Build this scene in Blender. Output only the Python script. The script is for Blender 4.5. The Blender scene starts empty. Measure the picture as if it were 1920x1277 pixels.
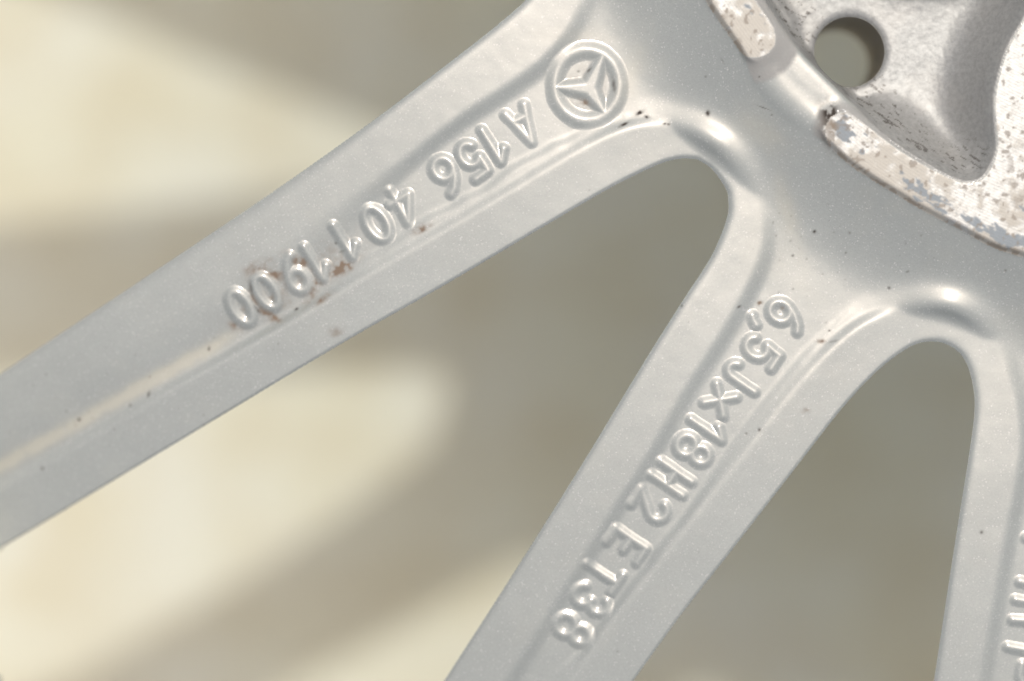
import bpy, math
import numpy as np

# ------------------------------------------------------------------ camera, world, sun
S = 0.00007            # metres per reference pixel in the plane of the spokes
CX, CY = 960.0, 638.5
DCAM = 6430.0          # camera height above that plane, in the same units
HG = 2800.0            # ground below that plane
SUN_AZ, SUN_EL = 74.0, 70.8

sc = bpy.context.scene
cam_d = bpy.data.cameras.new("camera")
cam = bpy.data.objects.new("camera", cam_d)
sc.collection.objects.link(cam)
sc.camera = cam
cam.location = (0, 0, DCAM * S)
cam_d.sensor_width = 36.0
cam_d.lens = 36.0 * DCAM / 1920.0
cam_d.clip_start = 0.01
cam_d.clip_end = 200.0
cam_d.dof.use_dof = True
cam_d.dof.focus_distance = (DCAM - 10) * S
cam_d.dof.aperture_fstop = 4.6
sc.view_settings.view_transform = 'Standard'
sc.view_settings.look = 'None'
sc.view_settings.exposure = -0.36
sc.view_settings.gamma = 1.0
world = bpy.data.worlds.new("World")
sc.world = world
world.use_nodes = True
wn = world.node_tree
bg = wn.nodes["Background"]
sky = wn.nodes.new("ShaderNodeTexSky")
sky.sky_type = 'NISHITA'
sky.sun_disc = False
sky.sun_elevation = math.radians(SUN_EL)
sky.sun_rotation = math.radians(90 - SUN_AZ)
sky.dust_density = 9.5
sky.air_density = 1.0
sky.ozone_density = 0.6
wn.links.new(sky.outputs[0], bg.inputs[0])
bg.inputs[1].default_value = 0.15
sun_d = bpy.data.lights.new("sun", 'SUN')
sun_d.energy = 2.0
sun_d.angle = math.radians(0.53)
sun_d.color = (1.0, 0.992, 0.975)
sun = bpy.data.objects.new("sun", sun_d)
sc.collection.objects.link(sun)
sun.rotation_euler = (0, math.radians(90 - SUN_EL), math.radians(SUN_AZ))
sun.location = (0.3, 0.5, 1)

# ------------------------------------------------------------------ numeric helpers
rng = np.random.RandomState(7)
X0, X1, Y0, Y1, ST = -64, 1984, -64, 1344, 2
gx = np.arange(X0, X1 + 1, ST, dtype=np.float64)
gy = np.arange(Y0, Y1 + 1, ST, dtype=np.float64)
NX, NY = len(gx), len(gy)
GX, GY = np.meshgrid(gx, gy)            # [row=y, col=x]

def sstep(a, b, t):
    u = np.clip((t - a) / (b - a), 0, 1)
    return u * u * (3 - 2 * u)

def vnoise(x, y, scale, seed):
    """smooth value noise in 0..1"""
    x = np.asarray(x, float) / scale + 1000.0
    y = np.asarray(y, float) / scale + 1000.0
    ix, iy = np.floor(x).astype(np.int64), np.floor(y).astype(np.int64)
    fx, fy = x - ix, y - iy
    fx = fx * fx * (3 - 2 * fx)
    fy = fy * fy * (3 - 2 * fy)
    def h(a, b):
        v = (a * 374761393 + b * 668265263 + seed * 1274126177) & 0xffffffff
        v = ((v ^ (v >> 13)) * 1274126177) & 0xffffffff
        v = (v ^ (v >> 16)) & 0xffff
        return v / 65535.0
    a, b, c, d = h(ix, iy), h(ix + 1, iy), h(ix, iy + 1), h(ix + 1, iy + 1)
    return (a * (1 - fx) + b * fx) * (1 - fy) + (c * (1 - fx) + d * fx) * fy

def fbm(x, y, scale, seed, octv=4):
    s, amp, tot = 0, 1.0, 0.0
    for k in range(octv):
        s = s + amp * vnoise(x, y, scale / 2 ** k, seed + 17 * k)
        tot += amp
        amp *= 0.55
    return s / tot

def smooth_curve(pts, step=14.0):
    """Catmull-Rom through the points"""
    p = np.array(pts, float)
    out = []
    for i in range(len(p) - 1):
        p0 = p[max(i - 1, 0)]; p1 = p[i]; p2 = p[i + 1]; p3 = p[min(i + 2, len(p) - 1)]
        n = max(1, int(np.hypot(*(p2 - p1)) / step))
        for k in range(n):
            t = k / n
            out.append(0.5 * ((2 * p1) + (-p0 + p2) * t + (2 * p0 - 5 * p1 + 4 * p2 - p3) * t * t + (-p0 + 3 * p1 - 3 * p2 + p3) * t ** 3))
    out.append(p[-1])
    return np.array(out)

def seg_dist(X, Y, poly, closed=False, side=False):
    """unsigned distance to a polyline; side=True gives it the sign of the nearest segment (left of travel on the picture = +)"""
    best = np.full(X.shape, 1e12)
    sg = np.zeros(X.shape)
    n = len(poly)
    for i in range(n if closed else n - 1):
        ax, ay = poly[i]; bx, by = poly[(i + 1) % n]
        dx, dy = bx - ax, by - ay
        L = dx * dx + dy * dy
        if L < 1e-9:
            continue
        t = np.clip(((X - ax) * dx + (Y - ay) * dy) / L, 0, 1)
        ex, ey = X - ax - t * dx, Y - ay - t * dy
        d = ex * ex + ey * ey
        m = d < best
        best = np.where(m, d, best)
        if side:
            sg = np.where(m, np.sign(dy * ex - dx * ey), sg)
    best = np.sqrt(best)
    return best * sg if side else best

def inside(X, Y, poly):
    r = np.zeros(X.shape, bool)
    n = len(poly)
    for i in range(n):
        ax, ay = poly[i]; bx, by = poly[(i + 1) % n]
        if ay == by:
            continue
        c = ((ay > Y) != (by > Y)) & (X < (bx - ax) * (Y - ay) / (by - ay) + ax)
        r ^= c
    return r

def bil(A, x, y, gx0=X0, gy0=Y0, st=ST):
    u = np.clip((np.asarray(x, float) - gx0) / st, 0, A.shape[1] - 1.001)
    v = np.clip((np.asarray(y, float) - gy0) / st, 0, A.shape[0] - 1.001)
    i, j = u.astype(int), v.astype(int)
    fu, fv = u - i, v - j
    return (A[j, i] * (1 - fu) + A[j, i + 1] * fu) * (1 - fv) + (A[j + 1, i] * (1 - fu) + A[j + 1, i + 1] * fu) * fv

CST = 6
cgx = np.arange(X0, X1 + CST, CST, dtype=float)
cgy = np.arange(Y0, Y1 + CST, CST, dtype=float)
CGX, CGY = np.meshgrid(cgx, cgy)
def field(fn):
    """evaluate a distance field on a coarser grid, bring it to the fine grid"""
    return bil(fn(CGX, CGY), GX, GY, X0, Y0, CST)
def sdf(poly, X, Y):
    d = seg_dist(X, Y, poly, closed=True)
    return np.where(inside(X, Y, poly), -d, d)

# ------------------------------------------------------------------ the wheel's plan (survey points, then brought to their depth)
def lift(p, z):
    p = np.array(p, float)
    z = np.asarray(z, float)
    k = 1 - z / DCAM
    q = p.copy()
    q[..., 0] = CX + (p[..., 0] - CX) * k
    q[..., 1] = CY + (p[..., 1] - CY) * k
    return q

ZP = 63.0              # machined pads
rim_pts = lift([(1323, 0), (1340, 27), (1370, 70), (1393, 103), (1580, 297), (1630, 333), (1680, 363), (1730, 393), (1793, 426), (1863, 463), (1920, 481)], ZP)
A_ = np.c_[2 * rim_pts, np.ones(len(rim_pts))]
sol = np.linalg.lstsq(A_, (rim_pts ** 2).sum(1), rcond=None)[0]
C = sol[:2]
R_PAD = math.sqrt(sol[2] + C @ C)
print("hub centre", C, "pad radius", R_PAD)
TIP = 1.0
def zs(r):             # the spokes bow down toward the rim
    t = np.clip(r - R_PAD - 340, 0, None)
    return -10.5e-5 * t * t
def rad(p):
    p = np.asarray(p, float)
    return np.hypot(p[..., 0] - C[0], p[..., 1] - C[1])
def down(p, dz=0.0):
    q = np.array(p, float)
    for _ in range(3):
        q = lift(p, zs(rad(q)) + dz)
    return q

W0 = [(-500, 1033), (-250, 868), (0, 701), (300, 502), (520, 354), (700, 226), (860, 104), (930, 49), (987, -2), (1034, -66), (1058, -140), (1050, -190), (1000, -215), (900, -215), (640, -200), (200, -165), (-500, -110)]
W1 = [(-600, 1362), (-250, 1170), (0, 1029), (297, 851), (640, 645), (830, 537), (1018, 426), (1140, 355), (1207, 321), (1250, 303), (1282, 297), (1307, 299), (1330, 313), (1350, 337), (1364, 363), (1366, 390), (1357, 426), (1330, 486), (1280, 563), (1207, 679), (1102, 852), (973, 1058), (832, 1277), (740, 1420), (560, 1700)]
W2 = [(900, 1680), (1080, 1425), (1187, 1277), (1279, 1150), (1370, 1034), (1512, 851), (1580, 764), (1640, 700), (1680, 667), (1713, 647), (1743, 640), (1773, 645), (1800, 663), (1816, 693), (1825, 733), (1826, 776), (1816, 852), (1788, 1028), (1750, 1277), (1727, 1420), (1690, 1680)]
L0 = [(-500, 1135), (-250, 968), (0, 800), (233, 645), (413, 526), (610, 394), (740, 303), (800, 257), (873, 203), (940, 160), (1000, 117), (1040, 77), (1067, 37), (1083, 0), (1115, -70), (1128, -140), (1110, -230), (1040, -290), (900, -310), (600, -300), (-500, -200)]
L1 = [(-600, 1270), (-250, 1065), (0, 921), (125, 851), (300, 746), (467, 652), (673, 530), (850, 427), (973, 353), (1073, 293), (1140, 257), (1190, 240), (1235, 237), (1280, 247), (1323, 270), (1363, 303), (1397, 348), (1416, 387), (1424, 426), (1422, 466), (1410, 503), (1390, 546), (1360, 600), (1323, 659), (1280, 725), (1190, 880), (1150, 940), (1040, 1118), (940, 1277), (850, 1420), (670, 1700)]
L2 = [(760, 1680), (950, 1440), (1087, 1258), (1140, 1178), (1207, 1096), (1280, 1002), (1397, 852), (1440, 795), (1480, 746), (1520, 699), (1570, 648), (1613, 615), (1660, 593), (1693, 583), (1727, 579), (1767, 581), (1800, 592), (1833, 614), (1860, 646), (1878, 682), (1892, 722), (1904, 770), (1908, 815), (1907, 851), (1897, 918), (1877, 1018), (1847, 1184), (1832, 1277), (1812, 1420), (1775, 1680)]
M1 = [(-200, 990), (0, 878), (67, 839), (187, 772), (260, 730), (433, 634), (560, 562), (673, 494), (720, 468), (757, 442), (785, 420), (810, 404), (847, 389), (873, 371), (907, 357), (935, 335), (960, 314), (993, 297), (1018, 285), (1040, 271), (1062, 264), (1085, 252), (1120, 235), (1160, 222)]
M2 = [(850, 1540), (960, 1395), (1040, 1277), (1073, 1241), (1100, 1226), (1110, 1215), (1123, 1184), (1147, 1156), (1168, 1124), (1190, 1088), (1220, 1058), (1232, 1030), (1255, 1002), (1280, 976), (1313, 929), (1360, 857), (1400, 800), (1440, 748), (1480, 700), (1515, 658), (1560, 612)]

W = [down(smooth_curve(w), -12) for w in (W0, W1, W2)]
L = [down(smooth_curve(l), 0) for l in (L0, L1, L2)]
M = [down(smooth_curve(m), -8) for m in (M1, M2)]

PAD_A = lift(smooth_curve([(1255, -110), (1290, -55), (1323, 0), (1340, 27), (1370, 70), (1390, 98), (1405, 106), (1423, 106), (1440, 98), (1451, 83), (1452, 66), (1446, 48), (1430, 25), (1412, -2), (1385, -45), (1345, -110)], 8), ZP)
PAD_B = lift(smooth_curve([(1550, 266), (1580, 297), (1630, 333), (1680, 363), (1730, 393), (1793, 426), (1863, 463), (1920, 481), (2060, 522), (2060, 200), (2060, -110), (2018, -110), (1960, -40), (1920, 38), (1892, 88), (1875, 138), (1866, 187), (1868, 233), (1871, 273), (1861, 310), (1841, 337), (1813, 344), (1780, 334), (1730, 309), (1680, 279), (1632, 243), (1597, 219), (1578, 211), (1556, 219), (1545, 240)], 8), ZP)
RING_O = lift(smooth_curve([(1215, -160), (1255, -110), (1290, -55), (1323, 0), (1340, 27), (1370, 70), (1391, 104), (1408, 147), (1436, 190), (1480, 229), (1545, 266), (1580, 297), (1630, 333), (1680, 363), (1730, 393), (1793, 426), (1863, 463), (1920, 481), (2060, 530), (2200, 540), (2200, -300), (1215, -300)], 8), ZP)
POCKET = lift(smooth_curve([(1376, -110), (1410, -45), (1434, 0), (1460, 40), (1485, 76), (1512, 108), (1547, 143), (1580, 176), (1612, 208), (1642, 240), (1687, 276), (1733, 306), (1780, 331), (1813, 341), (1839, 334), (1857, 308), (1867, 273), (1864, 233), (1862, 187), (1871, 138), (1888, 88), (1916, 38), (1956, -40), (2010, -110)], 8), ZP - 8)
ZPK = -36.0            # pocket floor
HOLE = lift(np.array([(1593.0, 97.0)]), ZPK)[0]
R_HOLE = 66.5
hole_poly = np.array([(HOLE[0] + R_HOLE * math.cos(a), HOLE[1] + R_HOLE * math.sin(a)) for a in np.linspace(0, 2 * math.pi, 96, endpoint=False)])

# ------------------------------------------------------------------ distance fields and the relief
dW = [field(lambda X, Y, w=w: sdf(w, X, Y)) for w in W]
dL = [field(lambda X, Y, l=l: sdf(l, X, Y)) for l in L]
dM = [field(lambda X, Y, m=m: seg_dist(X, Y, m, side=True)) for m in M]
dRO = field(lambda X, Y: -sdf(RING_O, X, Y))
dPK = field(lambda X, Y: -sdf(POCKET, X, Y))
dPA = field(lambda X, Y: -sdf(PAD_A, X, Y))
dPB = field(lambda X, Y: -sdf(PAD_B, X, Y))
dHO = np.hypot(GX - HOLE[0], GY - HOLE[1]) - R_HOLE
RR = np.hypot(GX - C[0], GY - C[1])
ANG = np.degrees(np.arctan2(GY - C[1], GX - C[0]))       # measured on the picture, y down
tip_ang = [math.degrees(math.atan2(w[k][1] - C[1], w[k][0] - C[0])) for w, k in ((W[i], int(np.argmin(rad(W[i])))) for i in range(3))]
print("tips", tip_ang)

ZS = zs(RR)
hub_u = np.clip(0.10 * np.log1p(np.exp(np.clip((R_PAD + 172 - RR) / 180.0 / 0.10, -40, 40))), 0, 1.1)
tipw = 1 - sstep(R_PAD + 160, R_PAD + 300, RR)
floor = -10.0 - 7 * (1 - sstep(360, 760, GX)) + ZS + 66 * hub_u ** 1.35
# strips beside the lettered floors (a second, shallower step)
ampl = np.where(GX > 560, 1.0, 0.0) * sstep(560, 700, GX) + 1.0 * (1 - sstep(330, 520, GX))
strip1 = 5.0 * ampl * (1 - sstep(-11, 11, dM[0]))
strip2 = 5.0 * (1 - sstep(-11, 11, dM[1]))
near1 = (ANG > tip_ang[1])
near2 = (ANG <= tip_ang[1]) & (ANG > tip_ang[2])
inner = floor + np.where(near1, strip1 * sstep(R_PAD + 170, R_PAD + 380, RR), 0) + np.where(near2, strip2 * sstep(R_PAD + 170, R_PAD + 380, RR), 0)
for i in range(3):
    crown = [None, (1342, 256), (1776, 578)][i]
    amp = 6.0 if crown is None else 3 + 6 * np.exp(-((GX - crown[0]) ** 2 + (GY - crown[1]) ** 2) / 125.0 ** 2) + 9 * np.exp(-((GX - crown[0]) ** 2 + (GY - crown[1]) ** 2) / 66.0 ** 2)
    inner = inner + amp * np.exp(-((dL[i] - 10) / 32.0) ** 2) * tipw

dWmin = np.minimum(np.minimum(dW[0], dW[1]), dW[2])
# which window's flange are we on
k = np.argmin(np.stack(dL), 0)
dLk = np.choose(k, dL)
dWk = np.choose(k, dW)
tipk = np.array(tip_ang)[k]
low_side = sstep(-7, 7, ANG - tipk)
F = ZS - 0.055 * low_side * np.clip(85 - dWk, 0, 85)
tf = np.clip(1 + dLk / 62.0, 0, 1) ** 3.0
ti = 1.0
for i in range(3):
    lo_i = sstep(-7, 7, ANG - tip_ang[i])
    tw = 36.0 - 14.0 * lo_i + (1 - lo_i) * 125 * (1 - sstep(380, 820, GX))
    ti = ti * sstep(0, 1, dL[i] / tw)
diff = inner - F
H = F + np.maximum(diff, 0) * tf + np.minimum(diff, 0) * ti
# rounded arris at the window edge (softer on the sides that were fettled)
lefty = (1 - low_side) * (1 - sstep(450, 800, GX))
rr = 20.0 - 12.0 * low_side + 26 * lefty
H = H - (6.0 - 2.6 * low_side + 4 * lefty) * np.clip(1 - dWk / rr, 0, 1) ** 3

# hub: ring, pads, saddle, pocket
onpad = np.maximum(dPA, dPB)
padw = sstep(-32, 0, onpad)
ring_top = (ZP - 6) + 6 * padw - 5 * (1 - padw) * np.clip(1 - dRO / 75.0, 0, 1)
ring_w = 10 + 62 * (1 - padw)
ring_s = np.clip(dRO / ring_w, 0, 1)
ring_s = np.where(padw > 0.5, sstep(0, 1, ring_s), np.sin(ring_s * math.pi / 2) ** 1.1)
H = np.where(dRO > 0, H * (1 - ring_s) + ring_top * ring_s, H)
wall_w = 26 + 76 * sstep(1600, 1700, GX + 0 * GY)
pd = np.clip(dPK / wall_w, 0, 1)
pprof = np.where(pd > 0, np.sin(pd * math.pi / 2) ** 1.25, 0)
crest = np.clip(1 - np.abs(np.minimum(dPK, 0)) / 18.0, 0, 1)
H = H - 3 * crest ** 2 * (1 - sstep(-6, 2, onpad)) * (dPK <= 0) * (dRO > 0)
H = np.where(dPK > 0, H * (1 - pprof) + ZPK * pprof, H)
H = H - 7.0 * np.clip(1 - np.clip(dHO, 0, None) / 11.0, 0, 1) ** 2 * (dHO > -8)

def blur(A, n):
    k_ = np.exp(-0.5 * (np.arange(-3 * n, 3 * n + 1) / n) ** 2)
    k_ /= k_.sum()
    m = len(k_) // 2
    P = np.pad(A, ((m, m), (0, 0)), mode='edge')
    A = sum(k_[i] * P[i:i + A.shape[0]] for i in range(len(k_)))
    P = np.pad(A, ((0, 0), (m, m)), mode='edge')
    return sum(k_[i] * P[:, i:i + A.shape[1]] for i in range(len(k_)))
Hs = blur(H, 2)
Hp = blur(H, 9)
pk_in = sstep(6, 34, dPK) * sstep(18, 60, dHO)
Hs = Hs * (1 - pk_in) + Hp * pk_in
keep = sstep(4, 18, dWmin) * sstep(2, 8, np.abs(dHO))
sharp = np.clip(sstep(-14, -6, onpad) - 0.0, 0, 1)
keep = keep * (1 - 0.75 * sharp)
H = H * (1 - keep) + Hs * keep
# hand-cast unevenness
H = H + 1.0 * (fbm(GX, GY, 150, 3, 3) - 0.5) + 0.4 * (fbm(GX, GY, 34, 9, 2) - 0.5) * (onpad < 0)
H = H + np.where(dPK > 14, 0.7 * (fbm(GX, GY, 9, 21, 2) - 0.5) + 1.2 * (fbm(GX, GY, 40, 22, 2) - .5), 0)
Gx = np.gradient(H, ST, axis=1)
Gy = np.gradient(H, ST, axis=0)

# ------------------------------------------------------------------ stains: r brown, g black specks, b yellow dust, a grey cast skin
def blob(x, y, cx, cy, rx, ry, ang=0):
    a = math.radians(ang)
    u = (x - cx) * math.cos(a) + (y - cy) * math.sin(a)
    v = -(x - cx) * math.sin(a) + (y - cy) * math.cos(a)
    return np.exp(-((u / rx) ** 2 + (v / ry) ** 2))
n1 = fbm(GX, GY, 26, 31, 4)
n2 = fbm(GX, GY, 9, 41, 3)
brown = 0.22 * blob(GX, GY, 560, 525, 120, 34, -33) + 0.12 * blob(GX, GY, 1105, 165, 50, 50)
for (cx, cy, rx, ry, an, am) in [(640, 502, 26, 9, -28, 1.0), (478, 560, 26, 8, 60, .9), (505, 518, 22, 9, -20, .7), (555, 487, 20, 8, 25, .9), (585, 540, 28, 8, -60, .6), (605, 560, 14, 5, -35, .7), (790, 428, 15, 6, -25, .8), (505, 592, 16, 6, 30, .9), (516, 560, 8, 14, 0, .7), (628, 622, 11, 8, 0, .45), (436, 612, 12, 7, 30, .5), (480, 500, 26, 10, -25, .45), (455, 580, 6, 10, -30, .5), (1469, 576, 5, 4, 0, .6), (1426, 568, 5, 4, 0, .6), (1540, 640, 8, 4, 0, .4), (1510, 770, 7, 4, 0, .5), (1100, 190, 14, 5, 0, .5)]:
    brown += am * blob(GX, GY, cx, cy, rx, ry, an)
brown = np.clip(1.35 * brown * (0.35 + 3.6 * np.clip(n2 - 0.32, 0, 1)), 0, 1)
dark = np.zeros_like(GX)
for (cx, cy, rx, ry, an, am) in [(1152, 161, 3.2, 13, -8, 1.4), (1105, 131, 2.4, 6, 40, 1.1), (1110, 222, 6, 2.0, -15, .8), (1170, 233, 9, 2.6, -28, 1.2), (1200, 211, 7, 3.5, -30, 1.2), (1213, 219, 4.5, 3.2, 20, 1.2), (1246, 232, 3, 2, 0, .9), (1254, 233, 3, 2, 0, .8), (1327, 213, 4, 4.5, 0, 1.3), (1085, 133, 3, 2, 0, .7), (1527, 434, 3.4, 3, 0, .9), (1592, 437, 2.2, 2, 0, .8), (1841, 998, 3.2, 3, 0, .8), (468, 540, 2.4, 12, -8, 1.2), (478, 580, 2.4, 9, -40, 1.0), (553, 579, 4, 2, -35, 1.2), (268, 741, 2.5, 6, 20, .9), (232, 762, 3, 3, 0, .6), (385, 654, 2.5, 4, 0, .8), (132, 790, 3, 3, 0, .9), (59, 884, 2.6, 3, 0, .9), (628, 455, 2.4, 2.4, 0, .9), (640, 470, 7, 2, -20, .5), (1424, 806, 3, 3, 0, .7), (1400, 813, 2.4, 2, 0, .6), (1278, 573, 2.4, 2.4, 0, .9), (1386, 575, 4, 2, -30, .8), (1667, 540, 3, 2.6, 0, .9), (1487, 479, 2.5, 2.2, 0, .7), (1702, 509, 2, 2, 0, .8), (1586, 474, 2, 2, 0, .7), (1880, 508, 2.2, 2, 0, .7), (1420, 148, 1.5, 1.5, 0, .8), (1444, 218, 1.6, 1.6, 0, .8), (1322, 145, 2, 2, 0, .7), (1556, 620, 2.4, 2, 0, .7), (1563, 640, 8, 2, -15, .5), (1430, 205, 12, .9, 22, .8), (1353, 118, 6, 1.2, 60, .6)]:
    dark += am * blob(GX, GY, cx, cy, rx, ry, an)
dark = dark * (0.55 + 0.9 * vnoise(GX, GY, 4, 61))
# scattered grit
gr = np.concatenate([rng.rand(24, 2) * [1930, 1290], rng.randn(40, 2) * [130, 60] + [1500, 470], rng.randn(36, 2) * [150, 70] + [230, 760]])
for (px, py) in gr:
    s_ = 0.9 + 1.0 * rng.rand()
    i0, j0 = int((px - X0) / ST), int((py - Y0) / ST)
    sl = (slice(max(j0 - 4, 0), j0 + 5), slice(max(i0 - 4, 0), i0 + 5))
    dark[sl] += (0.15 + 0.5 * rng.rand()) * np.exp(-((GX[sl] - px) ** 2 + (GY[sl] - py) ** 2) / (s_ * s_))
dust = 0.5 * blob(GX, GY, 1478, 400, 16, 75, -14) + 0.35 * blob(GX, GY, 1430, 250, 24, 60, -55) + 1.3 * np.exp(-((dM[0] - 2) / 13) ** 2) * (1 - sstep(380, 470, GX)) * near1 + 0.35 * blob(GX, GY, 1180, 150, 18, 60, 20) + 0.3 * blob(GX, GY, 1100, 70, 60, 18, 0)
dust = dust * (0.4 + 1.2 * n1)
# dirt in the fillet of the letters floor and along the pocket walls
u_ = (GX * 0.82 + GY * 0.57); v_ = (-GX * 0.57 + GY * 0.82)
streak = fbm(u_ / 3.6, v_, 3.6, 77, 3)
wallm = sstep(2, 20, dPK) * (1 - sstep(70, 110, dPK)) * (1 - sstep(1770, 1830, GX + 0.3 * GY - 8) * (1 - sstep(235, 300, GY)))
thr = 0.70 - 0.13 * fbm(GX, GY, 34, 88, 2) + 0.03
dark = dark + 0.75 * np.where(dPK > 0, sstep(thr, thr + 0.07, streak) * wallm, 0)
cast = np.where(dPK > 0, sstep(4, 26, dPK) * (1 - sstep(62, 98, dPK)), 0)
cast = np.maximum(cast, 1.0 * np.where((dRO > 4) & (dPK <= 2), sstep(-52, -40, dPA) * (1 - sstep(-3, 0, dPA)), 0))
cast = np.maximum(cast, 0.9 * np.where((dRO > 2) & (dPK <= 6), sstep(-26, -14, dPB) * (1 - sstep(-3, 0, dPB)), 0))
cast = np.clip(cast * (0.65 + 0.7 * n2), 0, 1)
# grime at the start of the big pad and along its foot
grime = blob(GX, GY, 1551, 242, 15, 36, -14) * sstep(0.30, 0.50, n2) * 1.6
dark += 1.8 * blob(GX, GY, 1551, 214, 10, 10, -30) * sstep(0.34, 0.44, n2)
foot = np.exp(-(dRO / 4.0) ** 2) * sstep(-30, 0, onpad) * sstep(0.42, 0.58, n2)
dark = np.clip(dark + 0.5 * grime + 0.15 * foot, 0, 1)
brown = np.clip(brown + 0.4 * grime, 0, 1)
film = sstep(0.50, 0.72, fbm(GX, GY, 120, 191, 4)) * (1 - sstep(R_PAD + 220, R_PAD + 420, RR)) + 0.5 * sstep(0.56, 0.74, fbm(GX, GY, 70, 193, 4))
dust = np.clip(dust + 0.12 * film * (dRO < 0), 0, 1)
STAIN = np.stack([brown, dark, dust, cast], -1)

# pads: r tan oxide, g blue-grey film, b brown crust, a rough foot
tan_ = sstep(0.44, 0.60, 0.55 * fbm(GX, GY, 80, 101, 5) + 0.45 * fbm(GX, GY, 15, 107, 4) + 0.10 * sstep(40, 10, dRO) - 0.12 * sstep(1800, 1880, GX) * (1 - sstep(330, 400, GY)) + 0.02)
blue_ = sstep(0.54, 0.60, 0.6 * fbm(u_ / 2.6, v_, 30, 131, 5) + 0.4 * fbm(u_ / 2, v_, 9, 137, 3) + 0.27 * np.exp(-((dRO - 28) / 17) ** 2) * sstep(1640, 1720, GX) + 0.50 * blob(GX, GY, 1570, 245, 17, 36, -20) + .25 * blob(GX, GY, 1612, 288, 14, 9, 30) - 0.13)
crust_ = sstep(0.57, 0.66, fbm(GX, GY, 12, 151, 3) + 0.14 * np.exp(-(dRO / 7) ** 2) + 0.24 * blob(GX, GY, 1556, 240, 18, 28) + 0.03 * np.exp(-((onpad) / 7) ** 2) - 0.06 + 0.05 * blob(GX, GY, 1900, 330, 22, 60))
crust_ = np.maximum(crust_, 1.5 * blob(GX, GY, 1556, 246, 15, 38, -10) * sstep(.40, .52, n2))
crust_ = crust_ * np.clip(np.exp(-(dRO / 12) ** 2) + blob(GX, GY, 1556, 238, 22, 30) + 0.7 * blob(GX, GY, 1900, 335, 20, 60), 0, 1)
pits = sstep(0.66, 0.74, fbm(GX, GY, 9, 171, 2) + 0.10 * blob(GX, GY, 1905, 330, 30, 80) - 0.03) * 0.8
crust_ = np.maximum(crust_, pits)
PADC = np.stack([tan_, blue_, crust_, np.clip(1 - onpad / 10, 0, 1)], -1)

# ------------------------------------------------------------------ materials
def mat(name):
    m = bpy.data.materials.new(name)
    m.use_nodes = True
    return m, m.node_tree, m.node_tree.nodes["Principled BSDF"]
def N(nt, typ, **kw):
    n = nt.nodes.new(typ)
    for a, b in kw.items():
        setattr(n, a, b)
    return n
def mixc(nt, fac, a, b):
    n = N(nt, "ShaderNodeMix", data_type='RGBA')
    for sock, v in ((n.inputs[0], fac), (n.inputs[6], a), (n.inputs[7], b)):
        if isinstance(v, (tuple, list, float, int)):
            sock.default_value = v if not isinstance(v, tuple) else (*v, 1)
        else:
            nt.links.new(v, sock)
    return n.outputs[2]
def math_(nt, op, a, b=None, clamp=False):
    n = N(nt, "ShaderNodeMath", operation=op, use_clamp=clamp)
    for i, v in enumerate((a, b)):
        if v is None:
            continue
        if isinstance(v, (int, float)):
            n.inputs[i].default_value = v
        else:
            nt.links.new(v, n.inputs[i])
    return n.outputs[0]
def obj_coord(nt):
    return N(nt, "ShaderNodeTexCoord").outputs['Object']
def noise(nt, co, px, detail=3, rough=0.55):
    n = N(nt, "ShaderNodeTexNoise")
    n.inputs['Scale'].default_value = 1.0 / (px * S)
    n.inputs['Detail'].default_value = detail
    n.inputs['Roughness'].default_value = rough
    nt.links.new(co, n.inputs['Vector'])
    return n
def ramp(nt, v, lo, hi):
    n = N(nt, "ShaderNodeMapRange")
    n.inputs[1].default_value = lo; n.inputs[2].default_value = hi
    nt.links.new(v, n.inputs[0])
    return n.outputs[0]

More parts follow.
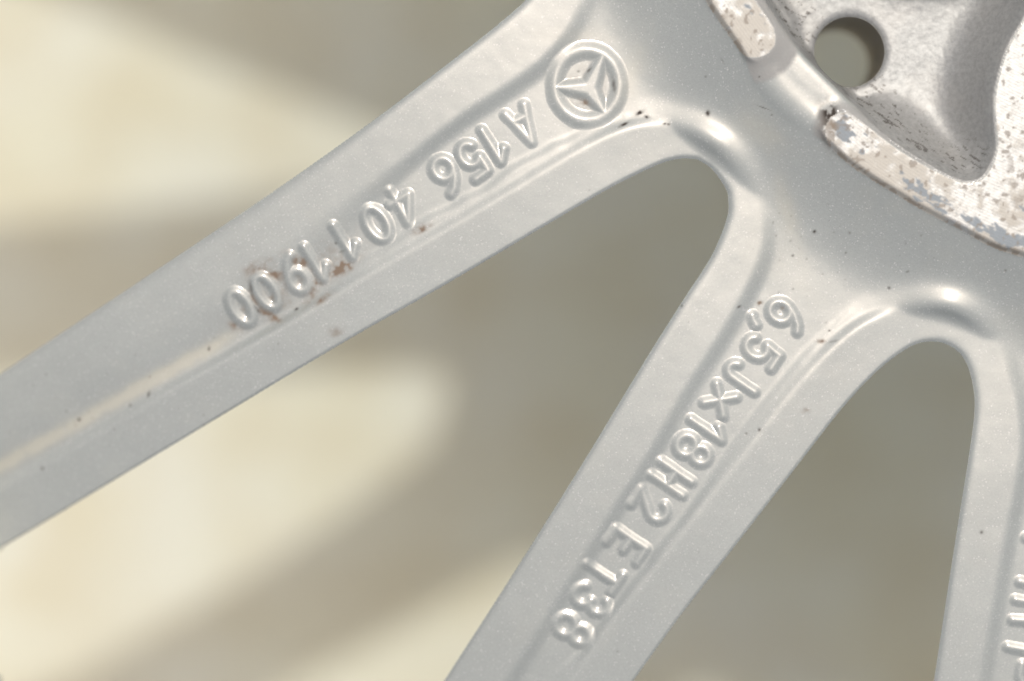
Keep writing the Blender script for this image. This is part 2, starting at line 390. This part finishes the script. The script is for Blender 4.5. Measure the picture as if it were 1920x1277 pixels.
def silver_material():
    m, nt, b = mat("silver_wheel_paint")
    co = obj_coord(nt)
    at = N(nt, "ShaderNodeAttribute", attribute_name="stain")
    sep = N(nt, "ShaderNodeSeparateColor")
    nt.links.new(at.outputs['Color'], sep.inputs[0])
    br, dk, du, ca = sep.outputs[0], sep.outputs[1], sep.outputs[2], at.outputs['Alpha']
    # metal flakes: a random colour and tilt per tiny cell
    vor = N(nt, "ShaderNodeTexVoronoi", feature='F1')
    vor.inputs['Scale'].default_value = 1.0 / (2.5 * S)
    nt.links.new(co, vor.inputs['Vector'])
    vs = N(nt, "ShaderNodeSeparateColor")
    nt.links.new(vor.outputs['Color'], vs.inputs[0])
    big = noise(nt, co, 260, 3)
    fine = noise(nt, co, 5, 2)
    base = mixc(nt, ramp(nt, big.outputs[0], .35, .65), (0.322, 0.347, 0.326), (0.350, 0.376, 0.354))
    base = mixc(nt, math_(nt, 'MULTIPLY', vs.outputs[0], 0.34), base, (0.25, 0.26, 0.255))
    base = mixc(nt, math_(nt, 'MULTIPLY', ramp(nt, vs.outputs[2], .952, .965), 0.6), base, (0.43, 0.44, 0.43))
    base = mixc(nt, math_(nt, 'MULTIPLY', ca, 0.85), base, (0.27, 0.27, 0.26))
    base = mixc(nt, math_(nt, 'MULTIPLY', du, 0.5), base, (0.52, 0.49, 0.38))
    base = mixc(nt, math_(nt, 'MULTIPLY', br, 0.95), base, (0.17, 0.125, 0.088))
    base = mixc(nt, dk, base, (0.035, 0.028, 0.022))
    nt.links.new(base, b.inputs['Base Color'])
    dirt = math_(nt, 'ADD', math_(nt, 'ADD', br, dk), ca, clamp=True)
    clean = math_(nt, 'SUBTRACT', 1.0, dirt, clamp=True)
    nt.links.new(math_(nt, 'MULTIPLY', clean, 0.22), b.inputs['Metallic'])
    # flake tilt
    geo = N(nt, "ShaderNodeNewGeometry")
    off = N(nt, "ShaderNodeVectorMath", operation='SUBTRACT')
    nt.links.new(vor.outputs['Color'], off.inputs[0]); off.inputs[1].default_value = (.5, .5, .5)
    # only some cells hold a flake that stands well off the surface
    sel = math_(nt, 'ADD', math_(nt, 'MULTIPLY', math_(nt, 'MULTIPLY', ramp(nt, vs.outputs[2], .945, .965), ramp(nt, noise(nt, co, 90, 4, .7).outputs[0], .38, .62)), 0.36), 0.03)
    sc_ = N(nt, "ShaderNodeVectorMath", operation='SCALE')
    nt.links.new(off.outputs[0], sc_.inputs[0]); nt.links.new(sel, sc_.inputs['Scale'])
    add = N(nt, "ShaderNodeVectorMath", operation='ADD')
    bump = N(nt, "ShaderNodeBump")
    bump.inputs['Strength'].default_value = 0.13
    bump.inputs['Distance'].default_value = 2.0 * S
    peel = noise(nt, co, 22, 2)
    hsum = math_(nt, 'ADD', math_(nt, 'MULTIPLY', peel.outputs[0], 0.7), math_(nt, 'MULTIPLY', fine.outputs[0], math_(nt, 'ADD', math_(nt, 'MULTIPLY', ca, 1.6), 0.22)))
    nt.links.new(hsum, bump.inputs['Height'])
    nt.links.new(bump.outputs[0], add.inputs[0]); nt.links.new(sc_.outputs[0], add.inputs[1])
    nrm = N(nt, "ShaderNodeVectorMath", operation='NORMALIZE')
    nt.links.new(add.outputs[0], nrm.inputs[0])
    nt.links.new(nrm.outputs[0], b.inputs['Normal'])
    nt.links.new(math_(nt, 'ADD', 0.65, math_(nt, 'MULTIPLY', dirt, 0.2)), b.inputs['Roughness'])
    nt.links.new(math_(nt, 'MULTIPLY', clean, 1.0), b.inputs['Coat Weight'])
    b.inputs['Coat Roughness'].default_value = 0.115
    b.inputs['Coat IOR'].default_value = 1.9
    nt.links.new(bump.outputs[0], b.inputs['Coat Normal'])
    return m

def pocket_material():
    m, nt, b = mat("rough_cast_silver")
    co = obj_coord(nt)
    at = N(nt, "ShaderNodeAttribute", attribute_name="stain")
    sep = N(nt, "ShaderNodeSeparateColor")
    nt.links.new(at.outputs['Color'], sep.inputs[0])
    dk, ca = sep.outputs[1], at.outputs['Alpha']
    n1_ = noise(nt, co, 9, 4, .65)
    n2_ = noise(nt, co, 70, 3)
    base = mixc(nt, ramp(nt, n1_.outputs[0], .35, .65), (0.275, 0.285, 0.278), (0.365, 0.375, 0.366))
    base = mixc(nt, math_(nt, 'MULTIPLY', ramp(nt, n2_.outputs[0], .5, .7), .25), base, (0.45, 0.44, 0.41))
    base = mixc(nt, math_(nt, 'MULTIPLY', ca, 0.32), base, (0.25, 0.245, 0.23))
    base = mixc(nt, dk, base, (0.05, 0.042, 0.034))
    nt.links.new(base, b.inputs['Base Color'])
    b.inputs['Metallic'].default_value = 0.3
    b.inputs['Roughness'].default_value = 0.48
    bump = N(nt, "ShaderNodeBump")
    bump.inputs['Strength'].default_value = 0.3
    bump.inputs['Distance'].default_value = 1.5 * S
    nt.links.new(n1_.outputs[0], bump.inputs['Height'])
    nt.links.new(bump.outputs[0], b.inputs['Normal'])
    return m

def pad_material():
    m, nt, b = mat("worn_machined_aluminium")
    co = obj_coord(nt)
    at = N(nt, "ShaderNodeAttribute", attribute_name="wear")
    sep = N(nt, "ShaderNodeSeparateColor")
    nt.links.new(at.outputs['Color'], sep.inputs[0])
    n1_ = noise(nt, co, 10, 4, .7)
    n2_ = noise(nt, co, 4, 2)
    # fine turning marks round the wheel centre
    mp = N(nt, "ShaderNodeMapping")
    mp.inputs['Location'].default_value = (-(C[0] - CX) * S, -(CY - C[1]) * S, 0)
    nt.links.new(co, mp.inputs[0])
    wv = N(nt, "ShaderNodeTexWave", wave_type='RINGS', rings_direction='Z', wave_profile='SIN')
    wv.inputs['Scale'].default_value = 0.314 / (5.6 * S)
    wv.inputs['Distortion'].default_value = 0.0
    nt.links.new(mp.outputs[0], wv.inputs['Vector'])
    tan_c = mixc(nt, ramp(nt, n1_.outputs[0], .3, .7), (0.32, 0.285, 0.22), (0.44, 0.405, 0.34))
    base = mixc(nt, ramp(nt, n1_.outputs[0], .35, .7), (0.49, 0.50, 0.485), (0.36, 0.365, 0.35))
    base = mixc(nt, math_(nt, 'MULTIPLY', sep.outputs[0], 0.55), base, tan_c)
    base = mixc(nt, math_(nt, 'MULTIPLY', sep.outputs[1], 0.9), base, (0.20, 0.235, 0.26))
    base = mixc(nt, math_(nt, 'MULTIPLY', sep.outputs[2], 0.7), base, (0.20, 0.165, 0.125))
    base = mixc(nt, math_(nt, 'MULTIPLY', ramp(nt, wv.outputs[1], 0.1, 0.5), 0.0), base, (0.5, 0.45, 0.4))
    nt.links.new(base, b.inputs['Base Color'])
    cover = math_(nt, 'ADD', math_(nt, 'MULTIPLY', sep.outputs[0], .6), math_(nt, 'ADD', sep.outputs[1], sep.outputs[2]), clamp=True)
    nt.links.new(math_(nt, 'SUBTRACT', 0.50, math_(nt, 'MULTIPLY', cover, .45)), b.inputs['Metallic'])
    nt.links.new(math_(nt, 'ADD', 0.50, math_(nt, 'MULTIPLY', cover, .14)), b.inputs['Roughness'])
    bump = N(nt, "ShaderNodeBump")
    bump.inputs['Strength'].default_value = 0.25
    bump.inputs['Distance'].default_value = 1.6 * S
    hh = math_(nt, 'ADD', math_(nt, 'MULTIPLY', wv.outputs[1], 0.20), math_(nt, 'ADD', math_(nt, 'MULTIPLY', n1_.outputs[0], 0.9), math_(nt, 'SUBTRACT', math_(nt, 'MULTIPLY', n2_.outputs[0], .5), math_(nt, 'MULTIPLY', sep.outputs[0], -0.8))))
    nt.links.new(hh, bump.inputs['Height'])
    nt.links.new(bump.outputs[0], b.inputs['Normal'])
    return m

def ground_material():
    m, nt, b = mat("beige_concrete")
    co = obj_coord(nt)
    a = noise(nt, co, 700, 5, .6)
    c = noise(nt, co, 260, 5, .7)
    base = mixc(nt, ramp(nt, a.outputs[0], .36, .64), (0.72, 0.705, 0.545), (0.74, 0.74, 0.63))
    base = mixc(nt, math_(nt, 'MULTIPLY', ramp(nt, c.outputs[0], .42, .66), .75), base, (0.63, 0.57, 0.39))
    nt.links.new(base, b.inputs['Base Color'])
    b.inputs['Roughness'].default_value = 0.85
    bump = N(nt, "ShaderNodeBump")
    bump.inputs['Strength'].default_value = 0.3
    bump.inputs['Distance'].default_value = 6 * S
    nt.links.new(c.outputs[0], bump.inputs['Height'])
    nt.links.new(bump.outputs[0], b.inputs['Normal'])
    return m

M_SILVER, M_POCKET, M_PAD, M_GROUND = silver_material(), pocket_material(), pad_material(), ground_material()

# ------------------------------------------------------------------ mesh building
def to_world(x, y, z):
    return np.stack([(np.asarray(x) - CX) * S, (CY - np.asarray(y)) * S, np.asarray(z) * S], -1)
def normal_from(gx_, gy_):
    n = np.stack([-gx_, gy_, np.ones_like(gx_)], -1)      # picture y runs down, so the y slope flips
    return n / np.linalg.norm(n, axis=-1, keepdims=True)
def make_obj(name, verts, quads, norms, m, parent, attr=None, attr_name="stain"):
    me = bpy.data.meshes.new(name)
    nq = len(quads)
    me.vertices.add(len(verts)); me.vertices.foreach_set("co", np.ascontiguousarray(verts, np.float32).ravel())
    k_ = quads.shape[1]
    me.loops.add(nq * k_); me.loops.foreach_set("vertex_index", np.ascontiguousarray(quads, np.int32).ravel())
    me.polygons.add(nq)
    me.polygons.foreach_set("loop_start", np.arange(0, nq * k_, k_, dtype=np.int32))
    me.polygons.foreach_set("use_smooth", np.ones(nq, bool))
    me.update(calc_edges=True)
    if attr is not None:
        a = me.attributes.new(attr_name, 'FLOAT_COLOR', 'POINT')
        a.data.foreach_set("color", np.ascontiguousarray(attr, np.float32).ravel())
    if norms is not None:
        me.normals_split_custom_set_from_vertices(np.ascontiguousarray(norms, np.float32))
    me.materials.append(m)
    o = bpy.data.objects.new(name, me)
    sc.collection.objects.link(o)
    if parent is not None:
        o.parent = parent
        o.matrix_parent_inverse = parent.matrix_world.inverted()
    return o

root = bpy.data.objects.new("alloy_wheel", None)
sc.collection.objects.link(root)
root.location = ((C[0] - CX) * S, (CY - C[1]) * S, -HG * S)
root["label"] = "silver painted alloy wheel seen from the back, thin spokes with raised numbers, above beige ground"
root["category"] = "wheel"
bpy.context.view_layer.update()

# snap grid vertices near an opening's edge onto that edge
VX, VY = GX.copy(), GY.copy()
EDGE = np.minimum(dWmin, dHO)
ex, ey = np.gradient(EDGE, ST, axis=1), np.gradient(EDGE, ST, axis=0)
gl = np.hypot(ex, ey) + 1e-6
snap = (EDGE < 0.9) & (EDGE > -ST * 1.5)
for _ in range(2):
    e_ = np.where(snap, bil(EDGE, VX, VY), 0)
    VX = np.where(snap, VX - e_ * ex / gl, VX)
    VY = np.where(snap, VY - e_ * ey / gl, VY)
VZ = np.where(snap, bil(H, VX, VY), H)
VGx, VGy = np.where(snap, bil(Gx, VX, VY), Gx), np.where(snap, bil(Gy, VX, VY), Gy)
VN = normal_from(VGx, VGy)
VP = to_world(VX, VY, VZ)

ok_v = EDGE > -ST * 1.5
cc = (EDGE[:-1, :-1] + EDGE[1:, :-1] + EDGE[:-1, 1:] + EDGE[1:, 1:]) / 4
cell_ok = (cc > 0) & ok_v[:-1, :-1] & ok_v[1:, :-1] & ok_v[:-1, 1:] & ok_v[1:, 1:]
cm = lambda A: A[:-1, :-1]
ids = np.arange(NX * NY).reshape(NY, NX)
# part of every cell: 0 hub, 1-3 spokes, 4 pad A, 5 pad B, 6 pocket
Rb = R_PAD + 250 + 26 * np.sin(np.radians(ANG * 9))
part = np.zeros((NY - 1, NX - 1), int)
spk = np.where(ANG > tip_ang[1], 1, np.where(ANG > tip_ang[2], 2, 3))
part = np.where(cm(RR) > cm(Rb), cm(spk), part)
part = np.where(cm(dPK) > 1, 6, part)
rag = 2.6 * (fbm(GX, GY, 10, 201, 3) - 0.5)
part = np.where(cm(dPA + rag) > 0, 4, part)
part = np.where(cm(dPB + rag + 0 * GX) > 0, 5, part)

def wall_strip(mask):
    """edges of the kept cells that border an opening, as (a, b) pairs in order"""
    pairs = []
    c = cell_ok
    def nb(dy, dx):
        n = np.zeros_like(c)
        ys, yd = (slice(dy, None), slice(None, -dy or None)) if dy >= 0 else (slice(None, dy), slice(-dy, None))
        xs, xd = (slice(dx, None), slice(None, -dx or None)) if dx >= 0 else (slice(None, dx), slice(-dx, None))
        n[yd, xd] = c[ys, xs]
        return n
    gridb = np.ones_like(c); 
    I = ids
    for dy, dx, a, b in ((-1, 0, (0, 0), (0, 1)), (0, 1, (0, 1), (1, 1)), (1, 0, (1, 1), (1, 0)), (0, -1, (1, 0), (0, 0))):
        e = mask & c & ~nb(dy, dx)
        j, i = np.nonzero(e)
        if dy == -1: g = j > 0
        elif dy == 1: g = j < c.shape[0] - 1
        elif dx == 1: g = i < c.shape[1] - 1
        else: g = i > 0
        j, i = j[g], i[g]
        pairs.append(np.stack([I[j + a[0], i + a[1]], I[j + b[0], i + b[1]]], 1))
    return np.concatenate(pairs)

flatP, flatN = VP.reshape(-1, 3), VN.reshape(-1, 3)
flatS, flatW = STAIN.reshape(-1, 4), PADC.reshape(-1, 4)
flatE = np.stack([-ex / gl, ey / gl, np.zeros_like(ex)], -1).reshape(-1, 3)   # outward, into the opening
DEPTH = 300.0
def build(name, pid, m, parent, attr="stain", depth=DEPTH, walls=True):
    mask = cell_ok & (part == pid)
    j, i = np.nonzero(mask)
    q = np.stack([ids[j + 1, i], ids[j + 1, i + 1], ids[j, i + 1], ids[j, i]], 1)
    us, inv = np.unique(q, return_inverse=True)
    q = inv.reshape(-1, 4)
    P, Nn = flatP[us], flatN[us]
    A = (flatS if attr == "stain" else flatW)[us]
    if walls:
        # drop the holes' own wall for the drilled hole: that is a part of its own
        w = wall_strip(mask & (cm(dHO) > 12))
        if len(w):
            a, b = w[:, 0], w[:, 1]
            base = len(P)
            n = len(w)
            lo = np.array([0, 0, -depth * S])
            lean = -58 * S
            outs = flatE
            steps = [0.0, 0.25, 1.0]
            ring = []
            for t in steps:
                pa = flatP[a] + t * lo + outs[a] * lean * t
                pb = flatP[b] + t * lo + outs[b] * lean * t
                ring.append((pa, pb))
            Pn = np.concatenate([x for r_ in ring for x in r_])
            Nw = np.concatenate([x for _ in steps for x in (outs[a], outs[b])])
            idx = lambda s_, e_: base + (2 * s_ + e_) * n + np.arange(n)
            qs = [np.stack([idx(s_, 0), idx(s_, 1), idx(s_ + 1, 1), idx(s_ + 1, 0)], 1) for s_ in range(len(steps) - 1)]
            P = np.concatenate([P, Pn]); Nn = np.concatenate([Nn, Nw]); q = np.concatenate([q] + qs)
            Aw = np.zeros((len(Pn), 4)); A = np.concatenate([A, Aw])
    # underside, coarse
    k_ = 8
    if not walls:
        return make_obj(name, P, q, Nn, m, parent, A, attr)
    mask = mask & (cm(EDGE) > 56)
    big = mask[:mask.shape[0] // k_ * k_, :mask.shape[1] // k_ * k_].reshape(mask.shape[0] // k_, k_, mask.shape[1] // k_, k_).all((1, 3))
    J, I_ = np.nonzero(big)
    if len(J):
        J, I_ = J * k_, I_ * k_
        x0, y0, x1, y1 = gx[I_], gy[J], gx[np.minimum(I_ + k_, NX - 1)], gy[np.minimum(J + k_, NY - 1)]
        zb = bil(ZS, (x0 + x1) / 2, (y0 + y1) / 2) * 0 - depth * 0.98 + 0
        c4 = [to_world(x, y, zb) for x, y in ((x0, y0), (x1, y0), (x1, y1), (x0, y1))]
        base = len(P); n = len(J)
        P = np.concatenate([P] + c4); Nn = np.concatenate([Nn, np.tile([[0, 0, -1.0]], (4 * n, 1))])
        A = np.concatenate([A, np.zeros((4 * n, 4))])
        q = np.concatenate([q, np.stack([base + k2 * n + np.arange(n) for k2 in range(4)], 1)])
    return make_obj(name, P, q, Nn, m, parent, A, attr)

hub = build("hub", 0, M_SILVER, root)
spokes = [build("spoke", k2, M_SILVER, root) for k2 in (1, 2, 3)]
padA = build("mounting_pad", 4, M_PAD, root, "wear", walls=False)
padB = build("mounting_pad", 5, M_PAD, root, "wear", walls=False)
pocket = build("pocket", 6, M_POCKET, root, walls=False)

# drilled hole: its own bore
nseg = 128
th = np.linspace(0, 2 * math.pi, nseg, endpoint=False)
bx, by = HOLE[0] + R_HOLE * np.cos(th), HOLE[1] + R_HOLE * np.sin(th)
ztop = bil(H, bx, by)
lv = [(0, 0.0), (-0.5, 3.0), (0, 9), (0, 150), (0, 300)]
Pb, Nb = [], []
for dr, dz in lv:
    x, y = HOLE[0] + (R_HOLE + dr) * np.cos(th), HOLE[1] + (R_HOLE + dr) * np.sin(th)
    Pb.append(to_world(x, y, ztop - dz)); Nb.append(np.stack([-np.cos(th), np.sin(th), 0 * th], -1))
q = []
for r_ in range(len(lv) - 1):
    a = r_ * nseg + np.arange(nseg); b = r_ * nseg + (np.arange(nseg) + 1) % nseg
    q.append(np.stack([a + nseg, b + nseg, b, a], 1))
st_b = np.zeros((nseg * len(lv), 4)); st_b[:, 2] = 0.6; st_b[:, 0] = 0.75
bore = make_obj("bolt_hole", np.concatenate(Pb), np.concatenate(q), np.concatenate(Nb), M_SILVER, pocket, st_b)

# ------------------------------------------------------------------ raised lettering
def arc(cx, cy, rx, ry, a0, a1, n=14):
    t = np.radians(np.linspace(a0, a1, n))
    return [(cx + rx * math.cos(a), cy + ry * math.sin(a)) for a in t]
# strokes in a box about 1 high, x to the right, y up, centred on 0
GLYPH = {
    '0': [arc(0, 0, .26, .47, 0, 360, 28)],
    '1': [[(.05, -.5), (.05, .5), (-.2, .24)]],
    '2': [arc(0, .24, .27, .25, 165, -35, 14) + [(-.28, -.48), (.29, -.48)]],
    '3': [arc(-.02, .24, .26, .24, 150, -80, 14), arc(-.02, -.24, .29, .25, 85, -155, 14)],
    '4': [[(.12, -.5), (.12, .5), (-.3, -.18), (.34, -.18)]],
    '5': [[(.27, .48), (-.2, .48), (-.24, .05)] + arc(-.01, -.17, .28, .31, 125, -145, 16)],
    '6': [[(.2, .5), (.05, .42), (-.14, .18), (-.26, -.1)], arc(0, -.2, .27, .29, 0, 360, 22)],
    '8': [arc(0, .25, .23, .23, 0, 360, 18), arc(0, -.23, .28, .26, 0, 360, 20)],
    '9': [[(-.2, -.5), (-.05, -.42), (.14, -.18), (.26, .1)], arc(0, .2, .27, .29, 0, 360, 22)],
    'A': [[(-.36, -.5), (0, .5), (.36, -.5)], [(-.24, -.2), (.24, -.2)]],
    'E': [[(.27, .48), (-.24, .48), (-.24, -.48), (.27, -.48)], [(-.24, .0), (.18, .0)]],
    'H': [[(-.27, -.5), (-.27, .5)], [(.27, -.5), (.27, .5)], [(-.27, 0), (.27, 0)]],
    'J': [[(.14, .5), (.14, -.25)] + arc(-.07, -.25, .21, .24, 0, -165, 10)],
    'T': [[(0, -.5), (0, .46)], [(-.3, .46), (.3, .46)]],
    'x': [[(-.34, -.34), (.34, .34)], [(-.34, .34), (.34, -.34)]],
    ',': [[(.06, .12), (.0, -.02), (-.1, -.14)]],
}
def raised(name, parent, strokes, height=8.0, half=13.0, core=0.0, extra=None, st=1.25):
    """a patch that swells out of the wheel's surface along the strokes"""
    allp = np.concatenate([np.array(s) for s in strokes])
    x0, y0 = allp.min(0) - half - 4
    x1, y1 = allp.max(0) + half + 4
    X, Y = np.meshgrid(np.arange(x0, x1, st), np.arange(y0, y1, st))
    wob = 1.3 * (vnoise(X, Y, 16, 301) - .5)
    d = np.full(X.shape, 1e9)
    for s in strokes:
        d = np.minimum(d, seg_dist(X, Y, np.array(s)))
    if extra is not None:
        d = np.minimum(d, extra(X, Y))
    d = np.maximum(d + wob, 0)
    e = height * (1 - sstep(core, half, d))
    kern = np.array([1, 4, 6, 4, 1.0]) / 16
    for ax in (0, 1):
        e = sum(kern[i] * np.roll(e, i - 2, ax) for i in range(5))
    egx, egy = np.gradient(e, st, axis=1), np.gradient(e, st, axis=0)
    Z = bil(H, X, Y) + e - 0.03
    nrm = normal_from(bil(Gx, X, Y) + egx, bil(Gy, X, Y) + egy)
    c = (e[:-1, :-1] + e[1:, :-1] + e[:-1, 1:] + e[1:, 1:]) / 4 > 0.10
    I = np.arange(X.size).reshape(X.shape)
    j, i = np.nonzero(c)
    q = np.stack([I[j + 1, i], I[j + 1, i + 1], I[j, i + 1], I[j, i]], 1)
    us, inv = np.unique(q, return_inverse=True)
    P = to_world(X, Y, Z).reshape(-1, 3)[us]
    A = np.stack([bil(STAIN[..., k2], X, Y) for k2 in range(4)], -1).reshape(-1, 4)[us]
    A[:, 0] *= np.clip(1 - e.reshape(-1)[us] / (0.8 * height), 0.05, 1)     # grime stays low, in the roots of the letters
    A[:, 1] *= np.clip(1 - 0.7 * e.reshape(-1)[us] / height, 0.2, 1)
    return make_obj(name, P, inv.reshape(-1, 4), nrm.reshape(-1, 3)[us], M_SILVER, parent, A)

def write(ch, cx, cy, e, height, parent, wide=1.0, tilt=0.0, half=15.0, hz=4.2):
    ang = math.atan2(e[1], e[0]) + math.radians(tilt)
    ex_, ey_ = math.cos(ang), math.sin(ang)
    ux, uy = ey_, -ex_                              # the letter's up on the picture
    c = down(np.array([(cx, cy)]), -10)[0]
    strokes = []
    for s in GLYPH[ch]:
        strokes.append([(c[0] + height * (1.02 * wide * x * ex_ + y * ux), c[1] + height * (1.02 * wide * x * ey_ + y * uy)) for x, y in s])
    nm = "raised_letter" if ch.isalpha() else ("raised_comma" if ch == ',' else "raised_digit")
    return raised(nm, parent, strokes, half=half, height=hz)

e1 = (-.831, .556)
for ch, x, y, wd, tl, hz in [('A', 981, 236, .78, 6, 6), ('1', 924, 272, .95, 2, 8), ('5', 886, 300, .85, -2, 8), ('6', 838, 328, .95, 0, 7.5), ('4', 755, 384, .9, 4, 7), ('0', 707, 420, 1.0, 2, 9), ('1', 646, 451, .95, 2, 9), ('1', 591, 491, .95, 2, 9), ('9', 553, 515, .85, 0, 8), ('0', 500, 548, .92, 2, 9.5), ('0', 452, 577, .92, 2, 9.5)]:
    write(ch, x, y, e1, 69, spokes[0], wd, tl, hz=hz * .55)
e2 = (-.563, .827)
for ch, x, y, hgt, wd in [('6', 1474, 592, 76, .95), (',', 1414, 602, 70, 1.0), ('5', 1428, 659, 76, .9), ('J', 1392, 709, 74, .95), ('x', 1350, 750, 72, .95), ('1', 1326, 803, 78, .95), ('8', 1300, 844, 76, .95), ('H', 1259, 897, 78, .8), ('2', 1220, 949, 76, .9), ('E', 1175, 1022, 80, .85), ('T', 1130, 1077, 78, .9), ('3', 1108, 1126, 78, .88), ('8', 1074, 1181, 78, .95)]:
    write(ch, x, y, e2, hgt * .9, spokes[1], wd, hz=4.2)
# the lettering of the third spoke is cut off by the edge of the view: only the feet of its characters are seen
for pts in ([(1924, 1008), (1985, 1020)], [(1912, 1091), (1975, 1104)], [(1904, 1124), (1972, 1138)], [(1898, 1162), (1920, 1164), (1950, 1175), (1965, 1190)], [(1890, 1213), (1972, 1228)], [(1916, 1246), (1912, 1268), (1924, 1296), (1950, 1302), (1970, 1288)]):
    raised("raised_letter", spokes[2], [down(np.array(pts, float), -10)], half=15.0, height=4.2)

# star in a ring
ec = down(np.array([(1100.5, 159.5)]), -6)[0]
sc_c = ec + np.array([4.5, 7.0])
ends = [ec + 60 * np.array([math.cos(math.radians(a)), -math.sin(math.radians(a))]) for a in (184, 61, -58)]
def star(X, Y):
    d = np.full(X.shape, 1e9)
    for en in ends:
        ax, ay = sc_c; dx, dy = en[0] - ax, en[1] - ay
        Lq = dx * dx + dy * dy
        t = np.clip(((X - ax) * dx + (Y - ay) * dy) / Lq, 0, 1)
        dd = np.hypot(X - ax - t * dx, Y - ay - t * dy) - 6.0 * (1 - t) ** 1.3
        d = np.minimum(d, np.maximum(dd, 0) * (1.0 + 0.35 * t))
    return d
ring_pts = [(ec[0] + 61 * math.cos(a), ec[1] + 66 * math.sin(a)) for a in np.linspace(0, 2 * math.pi, 60)]
raised("star_emblem", spokes[0], [ring_pts], height=5.2, half=21, core=0.5, extra=star)

# ------------------------------------------------------------------ the rest of the wheel, outside the view, coarser
def rest_of_wheel():
    st = 16.0
    R_in = 3020.0
    xs = np.arange(C[0] - R_in - 60, C[0] + R_in + 60, st); ys = np.arange(C[1] - R_in - 60, C[1] + R_in + 60, st)
    X, Y = np.meshgrid(xs, ys)
    r = np.hypot(X - C[0], Y - C[1])
    a0 = tip_ang[1]
    w1x = [(-1000, 1590)] + W1 + [(330, 2060), (60, 2480)]
    w2x = [(560, 2160), (720, 1935)] + W2 + [(1640, 2020), (1590, 2360)]
    w0x = [(-1000, 1367)] + W0 + [(-1000, -50)]
    shapes = [down(smooth_curve(w, 40), -12) for w in (w1x, w2x, w0x)]
    step = (360 + 2 * 0 - (tip_ang[0] - tip_ang[2])) / 12.0
    for n in range(1, 12):                       # the windows out of view: the middle one turned about the wheel's centre
        t = math.radians(tip_ang[2] - n * step - a0)
        R_ = np.array([[math.cos(t), -math.sin(t)], [math.sin(t), math.cos(t)]])
        shapes.append((shapes[0] - C) @ R_.T + C)
    d = np.full(X.shape, 1e9)
    for p in shapes:
        d = np.minimum(d, sdf(p, X, Y))
    d = np.where(r > 2960, np.maximum(d, r - 2960), d)
    dx_, dy_ = np.gradient(d, st, axis=1), np.gradient(d, st, axis=0)
    g_ = np.hypot(dx_, dy_) + 1e-6
    near = (np.abs(d) < st * 0.75) & (r < 2950)
    X = np.where(near, X - d * dx_ / g_ / np.maximum(g_, .5), X)
    Y = np.where(near, Y - d * dy_ / g_ / np.maximum(g_, .5), Y)
    d = np.where(near, 0.01, d)
    solid = (d > 0) & (r < R_in)
    infine = (X > X0 + 6) & (X < X1 - st - 6) & (Y > Y0 + 6) & (Y < Y1 - st - 6)
    c = solid[:-1, :-1] & solid[1:, :-1] & solid[:-1, 1:] & solid[1:, 1:] & ~infine[:-1, :-1]
    hub_top = np.where(r < R_PAD, ZP - 14, np.where(r < R_PAD + 190, -15 + 62 * np.clip((R_PAD + 190 - r) / 190, 0, 1) ** 2, 0))
    Z = zs(r) - 12 + hub_top
    I = np.arange(X.size).reshape(X.shape)
    def emit(mask, name):
        j, i = np.nonzero(mask)
        q = np.stack([I[j + 1, i], I[j + 1, i + 1], I[j, i + 1], I[j, i]], 1)
        # sides
        sides = []
        for dy, dx, a, b in ((-1, 0, (0, 0), (0, 1)), (0, 1, (0, 1), (1, 1)), (1, 0, (1, 1), (1, 0)), (0, -1, (1, 0), (0, 0))):
            nbm = np.roll(np.roll(mask, -dy, 0), -dx, 1)
            jj, ii = np.nonzero(mask & ~nbm)
            sides.append(np.stack([I[jj + a[0], ii + a[1]], I[jj + b[0], ii + b[1]]], 1))
        sd = np.concatenate(sides)
        top = to_world(X, Y, Z).reshape(-1, 3)
        bot = to_world(X, Y, Z * 0 - DEPTH).reshape(-1, 3)
        off = X.size
        Q = np.concatenate([q, q[:, ::-1] + off, np.stack([sd[:, 0], sd[:, 1], sd[:, 1] + off, sd[:, 0] + off], 1)])
        us, inv = np.unique(Q, return_inverse=True)
        P = np.concatenate([top, bot])[us]
        o = make_obj(name, P, inv.reshape(-1, 4), None, M_SILVER, root, np.zeros((len(P), 4)))
        return o
    emit(c, "wheel_face")
rest_of_wheel()

def rim():
    prof = [(3000, -290), (3020, -330), (3080, -420), (3150, -430), (3165, -400), (3110, -300), (3060, 60), (3090, 150), (3130, 160), (3132, 185), (3100, 190), (3060, 180), (3030, 70), (3000, -20)]
    n = 160
    t = np.linspace(0, 2 * math.pi, n, endpoint=False)
    P = np.concatenate([to_world(C[0] + r * np.cos(t), C[1] + r * np.sin(t), z + 0 * t) for r, z in prof])
    q = []
    m_ = len(prof)
    for k2 in range(m_):
        a = k2 * n + np.arange(n); b = k2 * n + (np.arange(n) + 1) % n
        a2 = ((k2 + 1) % m_) * n + np.arange(n); b2 = ((k2 + 1) % m_) * n + (np.arange(n) + 1) % n
        q.append(np.stack([a, b, b2, a2], 1))
    make_obj("rim", P, np.concatenate(q), None, M_SILVER, root, np.zeros((len(P), 4)))
rim()

# ------------------------------------------------------------------ ground
def ground():
    n = 41
    t = np.sign(np.linspace(-1, 1, n)) * np.abs(np.linspace(-1, 1, n)) ** 3 * 60.0
    X, Y = np.meshgrid(t, t)
    P = np.stack([X, Y, np.full_like(X, -HG * S - 0.0002)], -1).reshape(-1, 3)
    I = np.arange(n * n).reshape(n, n)
    q = np.stack([I[:-1, :-1], I[:-1, 1:], I[1:, 1:], I[1:, :-1]], -1).reshape(-1, 4)
    o = make_obj("ground", P, q, None, M_GROUND, None)
    o["kind"] = "structure"
    o["label"] = "blurred beige concrete ground with sun patches and soft shadows"
ground()
